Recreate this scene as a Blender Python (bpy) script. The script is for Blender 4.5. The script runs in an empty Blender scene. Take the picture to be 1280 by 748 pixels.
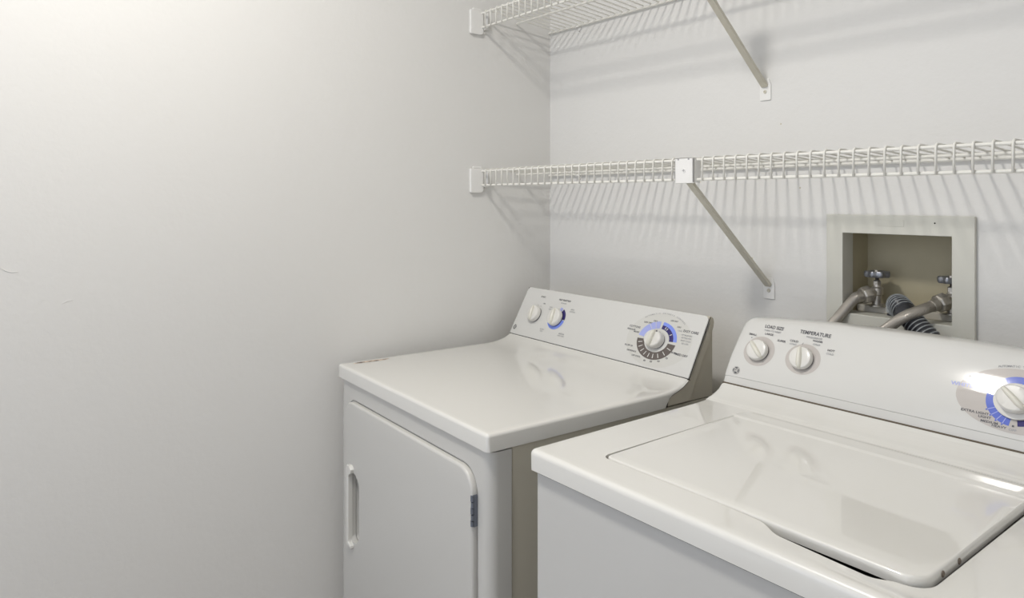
import bpy, bmesh, math, random
from mathutils import Vector, Matrix
from math import pi, sin, cos, radians as R

random.seed(4)
C = bpy.context.scene.collection
scene = bpy.context.scene

# ------------------------------------------------------------------ camera
cd = bpy.data.cameras.new('camera')
cam = bpy.data.objects.new('camera', cd)
C.objects.link(cam)
cam.location = (1.7359, -1.5431, 1.3348)
cam.rotation_euler = (pi / 2, 0, 0.8975)
cd.sensor_width = 36.0
cd.lens = 889.93 / 1280 * 36
cd.shift_y = -124.3 / 1280
cd.clip_start = 0.02
scene.camera = cam

# ------------------------------------------------------------------ world, light, exposure
world = bpy.data.worlds.new('world')
scene.world = world
world.use_nodes = True
bg = world.node_tree.nodes['Background']
bg.inputs[0].default_value = (0.81, 0.875, 1.0, 1)      # cool daylight of the open hallway side
bg.inputs[1].default_value = 1.42
LAMP_POS = (0.79, -1.42, 2.58)
LAMP_COLOR = (1.0, 0.966, 0.912, 1)
LAMP_STRENGTH = 198.0
scene.view_settings.view_transform = 'Standard'
scene.view_settings.look = 'None'
scene.view_settings.exposure = 0.0
scene.view_settings.gamma = 1.0
scene.view_settings.use_curve_mapping = False


# ------------------------------------------------------------------ materials
def mat(name, col, rough=0.5, metal=0.0, coat=0.0, coat_rough=0.05, bump=None, vary=0.0, vscale=6.0, spec=0.5):
    m = bpy.data.materials.new(name)
    m.use_nodes = True
    nt = m.node_tree
    b = nt.nodes['Principled BSDF']
    b.inputs['Base Color'].default_value = (*col, 1)
    b.inputs['Roughness'].default_value = rough
    b.inputs['Metallic'].default_value = metal
    b.inputs['Coat Weight'].default_value = coat
    b.inputs['Coat Roughness'].default_value = coat_rough
    b.inputs['Specular IOR Level'].default_value = spec
    tc = nt.nodes.new('ShaderNodeTexCoord')
    n = nt.nodes.new('ShaderNodeTexNoise')
    n.inputs['Scale'].default_value = vscale
    n.inputs['Detail'].default_value = 4
    nt.links.new(tc.outputs['Object'], n.inputs['Vector'])
    mx = nt.nodes.new('ShaderNodeMix')
    mx.data_type = 'RGBA'
    mx.inputs[6].default_value = (*[c * (1 - vary) for c in col], 1)
    mx.inputs[7].default_value = (*[min(1, c * (1 + vary)) for c in col], 1)
    nt.links.new(n.outputs['Fac'], mx.inputs[0])
    nt.links.new(mx.outputs[2], b.inputs['Base Color'])
    if bump:
        n2 = nt.nodes.new('ShaderNodeTexNoise')
        n2.inputs['Scale'].default_value = bump[0]
        n2.inputs['Detail'].default_value = 3
        nt.links.new(tc.outputs['Object'], n2.inputs['Vector'])
        bp = nt.nodes.new('ShaderNodeBump')
        bp.inputs['Strength'].default_value = bump[1]
        bp.inputs['Distance'].default_value = bump[2]
        nt.links.new(n2.outputs['Fac'], bp.inputs['Height'])
        nt.links.new(bp.outputs['Normal'], b.inputs['Normal'])
    return m


M_WALL = mat('wall_paint', (0.72, 0.71, 0.685), 0.62, bump=(70, 0.16, 0.004), vary=0.012, vscale=2.0, spec=0.3)
M_CEIL = mat('ceiling_paint', (0.84, 0.83, 0.81), 0.8)
M_FLOOR = mat('floor_vinyl', (0.24, 0.20, 0.155), 0.4, vary=0.1)
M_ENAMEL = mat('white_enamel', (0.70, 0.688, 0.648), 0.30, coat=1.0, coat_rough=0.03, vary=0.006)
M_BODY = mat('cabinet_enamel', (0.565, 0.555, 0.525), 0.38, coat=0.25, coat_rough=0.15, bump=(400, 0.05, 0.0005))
M_SIDE_SHADE = mat('shaded_side_enamel', (0.56, 0.525, 0.435), 0.4)  # dryer side: brown bounce light and shade painted into the white enamel
M_SHELL = mat('shaded_shell_beige', (0.58, 0.535, 0.435), 0.45)  # white dryer console shell with its beige shade painted in; nail marks share it
M_FACE = mat('console_face', (0.635, 0.628, 0.60), 0.5, coat=0.7, coat_rough=0.10, spec=0.3)
M_KNOB = mat('knob_plastic', (0.70, 0.685, 0.645), 0.28, coat=0.4)
M_GRIP = mat('knob_grip_plastic', (0.70, 0.68, 0.60), 0.3, coat=0.3)
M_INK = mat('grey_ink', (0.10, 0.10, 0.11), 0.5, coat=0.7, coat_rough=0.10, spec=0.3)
M_INK2 = mat('light_grey_ink', (0.33, 0.33, 0.34), 0.5, coat=0.7, coat_rough=0.10, spec=0.3)
M_BLUEINK = mat('blue_ink', (0.10, 0.15, 0.56), 0.5, coat=0.7, coat_rough=0.10, spec=0.3)
M_NAVY = mat('navy_ink', (0.022, 0.014, 0.13), 0.5, coat=0.7, coat_rough=0.10, spec=0.3)
M_LAV = mat('lavender_ink', (0.36, 0.40, 0.74), 0.5, coat=0.7, coat_rough=0.10, spec=0.3)
M_SKY = mat('sky_blue_ink', (0.20, 0.28, 0.78), 0.5, coat=0.7, coat_rough=0.10, spec=0.3)
M_GREYRING = mat('taupe_ink', (0.115, 0.095, 0.085), 0.5, coat=0.7, coat_rough=0.10, spec=0.3)
M_HALO = mat('pale_taupe_ink', (0.50, 0.465, 0.435), 0.5, coat=0.7, coat_rough=0.10, spec=0.3)
M_HALO2 = mat('pale_grey_ink', (0.60, 0.592, 0.555), 0.5, coat=0.7, coat_rough=0.10, spec=0.3)
M_GAP = mat('shadow_gap_rubber', (0.02, 0.018, 0.015), 0.8)
M_STEEL = mat('hinge_steel', (0.20, 0.22, 0.26), 0.35, metal=0.8)
M_WIRE = mat('vinyl_coated_wire', (0.77, 0.755, 0.70), 0.5)
M_BRKT = mat('bracket_plastic', (0.80, 0.79, 0.765), 0.4)
M_STRUT = mat('painted_strut', (0.58, 0.55, 0.46), 0.4)
M_BOX = mat('box_plastic', (0.63, 0.62, 0.555), 0.5, vary=0.02)
M_TUB = mat('box_tub_plastic', (0.43, 0.385, 0.265), 0.6, vary=0.12, vscale=14)
M_BRAID = None
M_BRASS = mat('tarnished_chrome', (0.50, 0.47, 0.42), 0.35, metal=0.75, vary=0.35, vscale=120)
M_WHEEL = mat('handwheel_metal', (0.26, 0.27, 0.30), 0.35, metal=0.8, vary=0.3, vscale=150)
M_DARK = mat('dark_stem', (0.05, 0.04, 0.035), 0.5, metal=0.4)
M_CORR = mat('corrugated_rubber', (0.030, 0.032, 0.038), 0.32, vary=0.35, vscale=90)
M_CORRW = mat('worn_ridge_rubber', (0.34, 0.36, 0.37), 0.35, vary=0.5, vscale=160)
M_STICK = mat('sticker_residue', (0.60, 0.50, 0.42), 0.8, vary=0.0)
M_RUBBER = mat('bumper_rubber', (0.16, 0.13, 0.10), 0.6)

# braided hose: woven pattern
M_BRAID = mat('braided_steel', (0.44, 0.41, 0.37), 0.34, metal=0.6, vary=0.15, vscale=60)
nt = M_BRAID.node_tree
w = nt.nodes.new('ShaderNodeTexWave')
w.inputs['Scale'].default_value = 220
tcn = nt.nodes.new('ShaderNodeTexCoord')
nt.links.new(tcn.outputs['Object'], w.inputs['Vector'])
bpn = nt.nodes.new('ShaderNodeBump')
bpn.inputs['Strength'].default_value = 0.5
bpn.inputs['Distance'].default_value = 0.0008
nt.links.new(w.outputs['Fac'], bpn.inputs['Height'])
nt.links.new(bpn.outputs['Normal'], nt.nodes['Principled BSDF'].inputs['Normal'])

# sticker residue: torn patchy paper (mix of tan, brown)
nt = M_STICK.node_tree
b = nt.nodes['Principled BSDF']
nz = nt.nodes.new('ShaderNodeTexNoise')
nz.inputs['Scale'].default_value = 70
cr = nt.nodes.new('ShaderNodeValToRGB')
cr.color_ramp.elements[0].position = 0.38
cr.color_ramp.elements[0].color = (0.12, 0.09, 0.08, 1)
cr.color_ramp.elements[1].position = 0.62
cr.color_ramp.elements[1].color = (0.68, 0.55, 0.44, 1)
tcn = nt.nodes.new('ShaderNodeTexCoord')
nt.links.new(tcn.outputs['Object'], nz.inputs['Vector'])
nt.links.new(nz.outputs['Fac'], cr.inputs['Fac'])
nt.links.new(cr.outputs['Color'], b.inputs['Base Color'])


# ------------------------------------------------------------------ helpers
def link(name, me, m=None, parent=None, smooth=False, bevel=None, seg=3, angle=35):
    o = bpy.data.objects.new(name, me)
    C.objects.link(o)
    if m is not None and not me.materials:
        me.materials.append(m)
    if parent:
        o.parent = parent
    if smooth or bevel:
        for p in me.polygons:
            p.use_smooth = True
        try:
            me.set_sharp_from_angle(angle=R(angle))
        except Exception:
            pass
    if bevel:
        md = o.modifiers.new('bevel', 'BEVEL')
        md.width = bevel
        md.segments = seg
        md.limit_method = 'ANGLE'
        md.angle_limit = R(angle)
        md.harden_normals = False
    return o


def obj(name, bm, m=None, parent=None, smooth=False, bevel=None, seg=3, angle=35):
    bmesh.ops.recalc_face_normals(bm, faces=bm.faces)
    me = bpy.data.meshes.new(name)
    bm.to_mesh(me)
    bm.free()
    if bevel:  # smooth shading with bevel: keep faces smooth, sharpness comes from geometry
        o = link(name, me, m, parent, bevel=bevel, seg=seg, angle=angle)
        for a in list(me.attributes):
            if a.name == 'sharp_edge':
                me.attributes.remove(a)
        wn = o.modifiers.new('wn', 'WEIGHTED_NORMAL')
        wn.keep_sharp = False
        return o
    return link(name, me, m, parent, smooth=smooth, angle=angle)


def thing(name, label, cat, loc=(0, 0, 0), rz=0, group=None):
    o = bpy.data.objects.new(name, None)
    o.empty_display_size = 0.05
    C.objects.link(o)
    o.location = loc
    o.rotation_euler = (0, 0, rz)
    o['label'] = label
    o['category'] = cat
    if group:
        o['group'] = group
    return o


def add_box(bm, x0, x1, y0, y1, z0, z1):
    vs = [bm.verts.new((x, y, z)) for x in (x0, x1) for y in (y0, y1) for z in (z0, z1)]
    for f in ((0, 1, 3, 2), (4, 6, 7, 5), (0, 4, 5, 1), (2, 3, 7, 6), (0, 2, 6, 4), (1, 5, 7, 3)):
        bm.faces.new([vs[i] for i in f])


def box(*a):
    bm = bmesh.new()
    add_box(bm, *a)
    return bm


def add_prism(bm, pts, fn0, fn1):
    """pts 2D polygon; fn0/fn1 map a 2D point to the two 3D caps."""
    a = [bm.verts.new(fn0(p)) for p in pts]
    c = [bm.verts.new(fn1(p)) for p in pts]
    n = len(pts)
    bm.faces.new(a)
    bm.faces.new(c[::-1])
    for i in range(n):
        j = (i + 1) % n
        bm.faces.new((a[j], a[i], c[i], c[j]))


def rrect(x0, x1, y0, y1, r, seg=6):
    """rounded rectangle; r single or 4 (bl, br, tr, tl)"""
    if not isinstance(r, (tuple, list)):
        r = (r,) * 4
    out = []
    for (cx, cy, a0, rr) in ((x0, y0, 180, r[0]), (x1, y0, 270, r[1]), (x1, y1, 0, r[2]), (x0, y1, 90, r[3])):
        sx = 1 if cx == x0 else -1
        sy = 1 if cy == y0 else -1
        if rr <= 0:
            out.append((cx, cy))
            continue
        for k in range(seg + 1):
            a = R(a0 + 90 * k / seg)
            out.append((cx + sx * rr + rr * cos(a), cy + sy * rr + rr * sin(a)))
    return out


def add_tube(bm, pts, r, seg=10, caps=True, radii=None):
    pts = [Vector(p) for p in pts]
    n = len(pts)
    rings = []
    up = None
    for i, p in enumerate(pts):
        t = (pts[min(i + 1, n - 1)] - pts[max(i - 1, 0)]).normalized()
        if up is None:
            up = t.orthogonal().normalized()
        else:
            up = (up - t * up.dot(t)).normalized()
        s = t.cross(up)
        rr = radii[i] if radii else r
        rings.append([bm.verts.new(p + (up * cos(2 * pi * k / seg) + s * sin(2 * pi * k / seg)) * rr) for k in range(seg)])
    for i in range(n - 1):
        for k in range(seg):
            bm.faces.new((rings[i][k], rings[i][(k + 1) % seg], rings[i + 1][(k + 1) % seg], rings[i + 1][k]))
    if caps:
        bm.faces.new(rings[0][::-1])
        bm.faces.new(rings[-1])
    return rings


def tube(pts, r, seg=10, **k):
    bm = bmesh.new()
    add_tube(bm, pts, r, seg, **k)
    return bm


def spline(cp, n=12):
    cp = [Vector(p) for p in cp]
    P = [cp[0] * 2 - cp[1]] + cp + [cp[-1] * 2 - cp[-2]]
    out = []
    for i in range(1, len(P) - 2):
        for k in range(n):
            t = k / n
            a, b, c, d = P[i - 1], P[i], P[i + 1], P[i + 2]
            out.append(0.5 * ((2 * b) + (c - a) * t + (2 * a - 5 * b + 4 * c - d) * t * t + (3 * b - a - 3 * c + d) * t ** 3))
    out.append(cp[-1])
    return out


def add_lathe(bm, prof, M, seg=32, sx=1.0, sy=1.0):
    """prof: list of (radius, height); M maps local (x,y,z) with axis z; closes ends when radius 0"""
    rings = []
    for (r, h) in prof:
        if r <= 1e-6:
            rings.append([bm.verts.new(M @ Vector((0, 0, h)))])
        else:
            rings.append([bm.verts.new(M @ Vector((sx * r * cos(2 * pi * k / seg), sy * r * sin(2 * pi * k / seg), h))) for k in range(seg)])
    for a, b in zip(rings, rings[1:]):
        for k in range(seg):
            k2 = (k + 1) % seg
            if len(a) == 1 and len(b) == 1:
                continue
            if len(a) == 1:
                bm.faces.new((a[0], b[k2], b[k]))
            elif len(b) == 1:
                bm.faces.new((a[k], a[k2], b[0]))
            else:
                bm.faces.new((a[k], a[k2], b[k2], b[k]))


def apply_bool(o, cutter_bm, op='DIFFERENCE'):
    bmesh.ops.recalc_face_normals(cutter_bm, faces=cutter_bm.faces)
    me = bpy.data.meshes.new('cut')
    cutter_bm.to_mesh(me)
    cutter_bm.free()
    c = bpy.data.objects.new('cut', me)
    C.objects.link(c)
    mods = [(m.name) for m in o.modifiers]
    md = o.modifiers.new('b', 'BOOLEAN')
    md.operation = op
    md.solver = 'EXACT'
    md.object = c
    c.parent = o.parent
    dg = bpy.context.evaluated_depsgraph_get()
    dg.update()
    ev = o.evaluated_get(dg)
    new = bpy.data.meshes.new_from_object(ev)
    o.modifiers.clear()
    old = o.data
    o.data = new
    new.name = old.name
    bpy.data.meshes.remove(old)
    bpy.data.objects.remove(c)
    bpy.data.meshes.remove(me)


# text -> 2D triangles
_tc = {}


def text_mesh(s):
    if s not in _tc:
        cu = bpy.data.curves.new('t', 'FONT')
        cu.body = s
        cu.size = 1.0
        cu.align_x = 'CENTER'
        cu.align_y = 'CENTER'
        cu.resolution_u = 3
        cu.offset = 0.022
        o = bpy.data.objects.new('t', cu)
        C.objects.link(o)
        dg = bpy.context.evaluated_depsgraph_get()
        dg.update()
        me = bpy.data.meshes.new_from_object(o.evaluated_get(dg))
        _tc[s] = ([(v.co.x, v.co.y) for v in me.vertices], [tuple(p.vertices) for p in me.polygons])
        bpy.data.objects.remove(o)
        bpy.data.curves.remove(cu)
        bpy.data.meshes.remove(me)
    return _tc[s]


def add_text(bm, s, S, u, t, size, sx=1.0, shear=0.0, mi=0):
    """S(u, t) -> 3D point on a face"""
    vs, fs = text_mesh(s)
    bv = [bm.verts.new(S(u + (x + shear * y) * size * sx, t + y * size)) for x, y in vs]
    for f in fs:
        try:
            fc = bm.faces.new([bv[i] for i in f])
            fc.material_index = mi
        except ValueError:
            pass


def add_arc_text(bm, s, S, uc, tc_, ru, rt, a0, a1, size, mi=0):
    n = len(s)
    for i, ch in enumerate(s):
        if ch == ' ':
            continue
        a = R(a0 + (a1 - a0) * i / (n - 1))
        vs, fs = text_mesh(ch)
        bv = [bm.verts.new(S(uc + ru * sin(a) + (x * cos(a) + y * sin(a)) * size * 1.2, tc_ + rt * cos(a) + (-x * sin(a) + y * cos(a)) * size)) for x, y in vs]
        for f in fs:
            fc = bm.faces.new([bv[k] for k in f])
            fc.material_index = mi


def add_ring(bm, S, uc, tc_, r0, r1, a0, a1, ru=1.0, rt=1.0, mi=0, n=None):
    """annular sector, angles clockwise from up, radii scaled by ru, rt"""
    n = n or max(2, int(abs(a1 - a0) / 5))
    A = [R(a0 + (a1 - a0) * k / n) for k in range(n + 1)]
    vi = [bm.verts.new(S(uc + r0 * ru * sin(a), tc_ + r0 * rt * cos(a))) for a in A]
    vo = [bm.verts.new(S(uc + r1 * ru * sin(a), tc_ + r1 * rt * cos(a))) for a in A]
    for k in range(n):
        f = bm.faces.new((vi[k], vi[k + 1], vo[k + 1], vo[k]))
        f.material_index = mi


def add_disc(bm, S, uc, tc_, ru, rt, mi=0, rings=8, n=64):
    for j in range(rings):
        add_ring(bm, S, uc, tc_, j / rings + (1e-4 if j == 0 else 0), (j + 1) / rings, 0, 360, ru, rt, mi, n)


def print_obj(name, bm, mats, parent):
    me = bpy.data.meshes.new(name)
    bm.to_mesh(me)
    bm.free()
    for m in mats:
        me.materials.append(m)
    o = link(name, me, None, parent)
    return o


def structure(o):
    o['kind'] = 'structure'
    return o


# ------------------------------------------------------------------ the room
CEIL = 2.60
RX = 2.35
FY = -3.2
bm = bmesh.new()   # back wall with a hole for the supply box
HX0, HX1, HZ0, HZ1 = 0.966, 1.191, 1.083, 1.268
add_box(bm, -0.12, HX0, 0, 0.12, 0, CEIL)
add_box(bm, HX1, RX + 0.12, 0, 0.12, 0, CEIL)
add_box(bm, HX0, HX1, 0, 0.12, 0, HZ0)
add_box(bm, HX0, HX1, 0, 0.12, HZ1, CEIL)
wall_back = structure(obj('wall_back', bm, M_WALL))
wall_left = structure(obj('wall_left', box(-0.12, 0, FY, 0, 0, CEIL), M_WALL))
structure(obj('wall_right', box(RX, RX + 0.12, FY, 0, 0, CEIL), M_WALL))
structure(obj('ceiling', box(-0.12, RX + 0.12, FY, 0.12, CEIL, CEIL + 0.1), M_CEIL))
structure(obj('floor', box(-0.12, RX + 0.12, FY, 0.12, -0.1, 0), M_FLOOR))
structure(obj('baseboard_back', box(0, RX, -0.012, 0, 0, 0.09), M_CEIL, bevel=0.003))
structure(obj('baseboard_left', box(0, 0.012, FY, -0.012, 0, 0.09), M_CEIL, bevel=0.003))


def wall_patch(pts, r, wall, name):
    """little ridges / dabs of dried paint on the wall"""
    bm = bmesh.new()
    add_tube(bm, pts, r, 6)
    return obj(name, bm, M_WALL, wall, smooth=True)


# dried paint ridges on the left wall (x = 0 plane)
wall_patch(spline([(0.000, -1.462, 1.205), (0.0003, -1.452, 1.196), (0.0004, -1.44, 1.190), (0.0, -1.427, 1.190)], 5), 0.0007, wall_left, 'paint_ridge')
wall_patch([(0.0, -1.352, 1.119), (0.0004, -1.343, 1.123), (0.0, -1.333, 1.125)], 0.0006, wall_left, 'paint_ridge')
for (x, z) in ((0.8665, 1.362), (0.8183, 1.5136), (0.742, 1.192)):
    bm = bmesh.new()
    add_lathe(bm, [(0.0022, 0), (0.0016, 0.0006), (0, 0.0008)], Matrix.Translation((x, 0, z)) @ Matrix.Rotation(pi / 2, 4, 'X'), 10)
    obj('nail_mark', bm, M_SHELL, wall_back)

# ------------------------------------------------------------------ ceiling lamp (outside the frame, throws the shelf shadows)
lamp = thing('ceiling_light', 'flush oval ceiling light with a glowing white glass cover above the laundry closet', 'ceiling light', (LAMP_POS[0], LAMP_POS[1], CEIL))
bm = bmesh.new()
add_lathe(bm, [(0, 0), (0.135, 0), (0.135, -0.02), (0.125, -0.026), (0, -0.026)], Matrix.Identity(4), 40, 0.6, 1.2)
obj('base_plate', bm, M_BRKT, lamp, smooth=True)
bm = bmesh.new()
add_lathe(bm, [(0.115 * cos(a), -0.0265 - 0.012 * sin(a)) for a in [pi / 2 * k / 8 for k in range(8)]] + [(0, -0.0385)], Matrix.Identity(4), 24, 0.72, 1.2)
me_m = bpy.data.materials.new('lamp_glass')
me_m.use_nodes = True
nt = me_m.node_tree
em = nt.nodes.new('ShaderNodeEmission')
em.inputs[0].default_value = LAMP_COLOR
em.inputs[1].default_value = LAMP_STRENGTH
nt.links.new(em.outputs[0], nt.nodes['Material Output'].inputs[0])
obj('glass_dome', bm, me_m, lamp, smooth=True)


# ------------------------------------------------------------------ appliances: worktop sheet
def worktop_mesh(W, prof, vend, skirt, r, L, nu=60, zmod=None, extra=()):
    """closed cap: flat/curved top z=prof(v), rolled front and side edges, skirt going down.
    prof(v) -> z; vend back end; skirt = z of the lower rim"""
    bm = bmesh.new()
    nf = 5
    arc = r * pi / 2

    def samples_edge():
        return [arc + L] + [arc * (nf - k) / nf for k in range(nf)]
    eU = samples_edge()
    us = [('l', e) for e in eU] + [('m', r + (W - 2 * r) * k / nu) for k in range(nu + 1)] + [('r', e) for e in eU[::-1]]
    nv = 70
    vs = [('f', e) for e in eU] + [('m', q) for q in sorted(set([r + (vend - r) * k / nv for k in range(nv + 1)] + list(extra)))]
    grid = []
    for (kv, v) in vs:
        row = []
        for (ku, u) in us:
            eu = u if ku in 'lr' else 0.0
            ev = v if kv == 'f' else 0.0
            bu = {'l': r, 'r': W - r}.get(ku, u)
            bv = r if kv == 'f' else v
            e = max(eu, ev)
            if e <= 0:
                off, drop = 0, 0
            elif e <= arc + 1e-9:
                off, drop = r * sin(e / r), r * (1 - cos(e / r))
            else:
                off, drop = r, None
            d = math.hypot(eu, ev)
            du, dv = (eu / d, ev / d) if d > 0 else (0, 0)
            x = bu + (-1 if ku == 'l' else 1) * du * off
            y = bv - dv * off
            zt = prof(bv)
            if zmod:
                zt += zmod(bu, bv)
            if drop is None:
                z = skirt(bv)
            else:
                z = zt - drop
                z = max(z, skirt(bv) + 0.0005)
            row.append(bm.verts.new((x, y, z)))
        grid.append(row)
    for i in range(len(grid) - 1):
        for j in range(len(us) - 1):
            bm.faces.new((grid[i][j], grid[i][j + 1], grid[i + 1][j + 1], grid[i + 1][j]))
    # underside
    lo = [[bm.verts.new((grid[i][j].co.x, grid[i][j].co.y, skirt(max(r, grid[i][j].co.y)) if True else 0)) for j in (0, -1)] for i in range(len(grid))]
    # bottom: rows between the left and right lower rims
    bl = [row[0] for row in grid]
    br = [row[-1] for row in grid]
    for a in lo:
        for v_ in a:
            bm.verts.remove(v_)
    for i in range(len(grid) - 1):
        if i == 0:
            pass
        bm.faces.new((bl[i], br[i], br[i + 1], bl[i + 1])[::-1]) if i > 0 else bm.faces.new([grid[0][j] for j in range(len(us))][::-1] + [br[1], bl[1]][::1] if False else [bl[0]] + [bl[1], br[1], br[0]] + [grid[0][j] for j in range(len(us) - 2, 0, -1)])
    # back end
    bm.faces.new(grid[-1])
    return bm


def interp(tab, x):
    if x <= tab[0][0]:
        return tab[0][1]
    for (a, b), (c, d) in zip(tab, tab[1:]):
        if x <= c:
            t = (x - a) / (c - a)
            return b + (d - b) * t
    return tab[-1][1]


def sm(a, b, x):
    t = min(1, max(0, (x - a) / (b - a)))
    return t * t * (3 - 2 * t)


def knob_parts(root, S, Nrm, uc, tc_, ru, rt, h, ang, name='knob', arrow=False, skirt=None):
    """round knob with a raised grip bar; S maps face coordinates to points, Nrm the outward normal there.
    One part with a sub-part 'grip'."""
    p = S(uc, tc_)
    eu = (S(uc + 0.001, tc_) - S(uc - 0.001, tc_)).normalized()
    n = Nrm
    et = n.cross(eu).normalized()
    M = Matrix((
        (eu.x, et.x, n.x, p.x), (eu.y, et.y, n.y, p.y), (eu.z, et.z, n.z, p.z), (0, 0, 0, 1)))
    bm = bmesh.new()
    k = 1.0
    prof = [(0, 0.0032), (0.93, 0.0032), (0.985, 0.0034), (1.0, 0.0042), (1.0, 0.0065), (0.965, h * 0.80), (0.93, h * 0.93), (0.86, h), (0.5, h * 1.015), (0, h * 1.02)]
    add_lathe(bm, prof, M, 40, ru, rt)
    o = obj(name, bm, M_KNOB, root, smooth=True)
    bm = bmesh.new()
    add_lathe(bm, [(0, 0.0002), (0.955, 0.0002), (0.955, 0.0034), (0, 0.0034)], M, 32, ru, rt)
    obj('base_shade', bm, M_INK, o)  # dark disc that paints the rim shadow under the knob
    a = R(ang)
    # grip bar: tapered prism along the pointer direction
    bm = bmesh.new()
    L0, L1 = 0.99, 0.93
    wd = 0.235
    sec = []
    N = 14
    for i in range(N + 1):
        s = -L0 + (L0 + L1) * i / N
        # end rounding
        wv = wd * math.sqrt(max(0.03, 1 - (abs(s) / 1.02) ** 5)) * (1.0 - 0.22 * max(0, s))
        hh = h * 0.9 + h * 0.62 * (1 - (abs(s) / 1.0) ** 4 * 0.75)
        ring = []
        for q in range(7):
            b = -pi / 2 + pi * q / 6
            lx = wv * sin(b)
            lz = h * 0.55 + (hh - h * 0.55) * (cos(b) ** 0.45 if cos(b) > 1e-6 else 0)
            X = (lx * cos(a) + s * sin(a)) * ru
            Y = (-lx * sin(a) + s * cos(a)) * rt
            ring.append(bm.verts.new(M @ Vector((X, Y, lz))))
        sec.append(ring)
    for r0, r1 in zip(sec, sec[1:]):
        for q in range(6):
            bm.faces.new((r0[q], r0[q + 1], r1[q + 1], r1[q]))
        bm.faces.new((r0[0], r1[0], r1[6], r0[6]))
    bm.faces.new(sec[0])
    bm.faces.new(sec[-1][::-1])
    g = obj('grip', bm, M_GRIP, o, smooth=True, angle=50)
    if arrow:
        bm = bmesh.new()
        def T(x, y):
            X = (x * cos(a) + y * sin(a)) * ru
            Y = (-x * sin(a) + y * cos(a)) * rt
            return bm.verts.new(M @ Vector((X, Y, h * 1.03)))
        bm.faces.new([T(0.10, 0.76), T(0.38, 0.76), T(0.25, 0.98)])
        obj('pointer_mark', bm, M_INK, o)
    return o, M


def emblem(parent, S, uc, tc_, ru, rt):
    """round maker's emblem: dark disc, pale inner ring and curled monogram"""
    bm = bmesh.new()
    add_disc(bm, lambda u, t: S(u, t), uc, tc_, ru, rt, 0, 2, 32)
    lift = lambda u, t: S(u, t, 0.0008)
    add_ring(bm, lift, uc, tc_, 0.86, 0.93, 0, 360, ru, rt, 1, 40)
    add_text(bm, 'GE', lift, uc, tc_, rt * 1.08, sx=ru / rt * 0.82, shear=0.12, mi=1)
    for k in range(4):   # curls round the letters
        a = R(45 + 90 * k)
        add_ring(bm, lift, uc + 0.66 * ru * sin(a), tc_ + 0.66 * rt * cos(a), 0.10, 0.19, 45 + 90 * k - 120, 45 + 90 * k + 120, ru, rt, 1, 10)
    return print_obj('emblem', bm, [M_INK, M_KNOB], parent)


# ================================================================== DRYER
DW = 0.686
dryer = thing('clothes_dryer', 'white front-loading clothes dryer in the corner against the left wall, blue-ringed dials on its console', 'dryer',
              (0.0296, -0.7533, 0), -0.0466)
# cabinet
obj('cabinet', box(0.0065, 0.6795, 0.0595, 0.655, 0.02, 0.8795), M_SIDE_SHADE, dryer, bevel=0.002)
for (x, y) in ((0.05, 0.1), (0.636, 0.1), (0.05, 0.6), (0.636, 0.6)):
    bm = bmesh.new()
    add_lathe(bm, [(0, 0), (0.018, 0), (0.018, 0.02), (0, 0.02)], Matrix.Translation((x, y, 0)), 16)
    obj('leg', bm, M_GAP, dryer)
# front panel wrapping round both edges
bm = bmesh.new()
fp = rrect(0.004, 0.682, 0.006, 0.057, (0.022, 0.022, 0, 0), 8)
add_prism(bm, fp, lambda p: (p[0], p[1], 0.03), lambda p: (p[0], p[1], 0.8775))
front = obj('front_panel', bm, M_BODY, dryer)
DX0, DX1, DZ0, DZ1 = 0.0510, 0.6425, 0.318, 0.8365
# shallow seat round the door and the deeper handle pocket
bm = bmesh.new()
add_prism(bm, rrect(DX0 - 0.004, DX1 + 0.004, DZ0 - 0.004, DZ1 + 0.004, 0.05, 8), lambda p: (p[0], -0.02, p[1]), lambda p: (p[0], 0.0095, p[1]))
apply_bool(front, bm)
HZa, HZb, HXa, HXb = 0.499, 0.668, 0.094, 0.141
bm = bmesh.new()
add_prism(bm, rrect(HXa, HXb, HZa, HZb, (0.012, 0.030, 0.034, 0.012), 8), lambda p: (p[0], -0.03, p[1]), lambda p: (p[0], 0.030, p[1]))
apply_bool(front, bm)
for p_ in front.data.polygons:
    p_.use_smooth = True
front.data.set_sharp_from_angle(angle=R(30))
# door
bm = bmesh.new()
add_prism(bm, rrect(DX0, DX1, DZ0, DZ1, 0.046, 10), lambda p: (p[0], -0.0045, p[1]), lambda p: (p[0], 0.008, p[1]))
door = obj('door', bm, M_BODY, dryer)
# rounded front rim: inset via bevel of front outline
bm = bmesh.new()
bm.from_mesh(door.data)
ed = [e for e in bm.edges if abs(e.verts[0].co.y + 0.0045) < 1e-5 and abs(e.verts[1].co.y + 0.0045) < 1e-5]
bmesh.ops.bevel(bm, geom=ed, offset=0.0055, segments=5, profile=0.5, affect='EDGES')
bm.to_mesh(door.data)
bm.free()
bm = bmesh.new()
add_prism(bm, rrect(HXa, HXb, HZa, HZb, (0.012, 0.030, 0.034, 0.012), 8), lambda p: (p[0], -0.03, p[1]), lambda p: (p[0], 0.035, p[1]))
apply_bool(door, bm)
for p_ in door.data.polygons:
    p_.use_smooth = True
door.data.set_sharp_from_angle(angle=R(40))
# handle: C-shaped pull on the left lip of the pocket
bm = bmesh.new()
cpts = [(x + 0.024, z - 0.003) for x, z in ((0.056, 0.489), (0.086, 0.487), (0.086, 0.495), (0.073, 0.500), (0.0715, 0.505), (0.0715, 0.660), (0.076, 0.666), (0.084, 0.670), (0.087, 0.680), (0.077, 0.688), (0.063, 0.687), (0.056, 0.678))]
add_prism(bm, cpts, lambda p: (p[0], -0.0135, p[1]), lambda p: (p[0], 0.0, p[1]))
obj('handle', bm, M_ENAMEL, door, bevel=0.0022)
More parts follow.
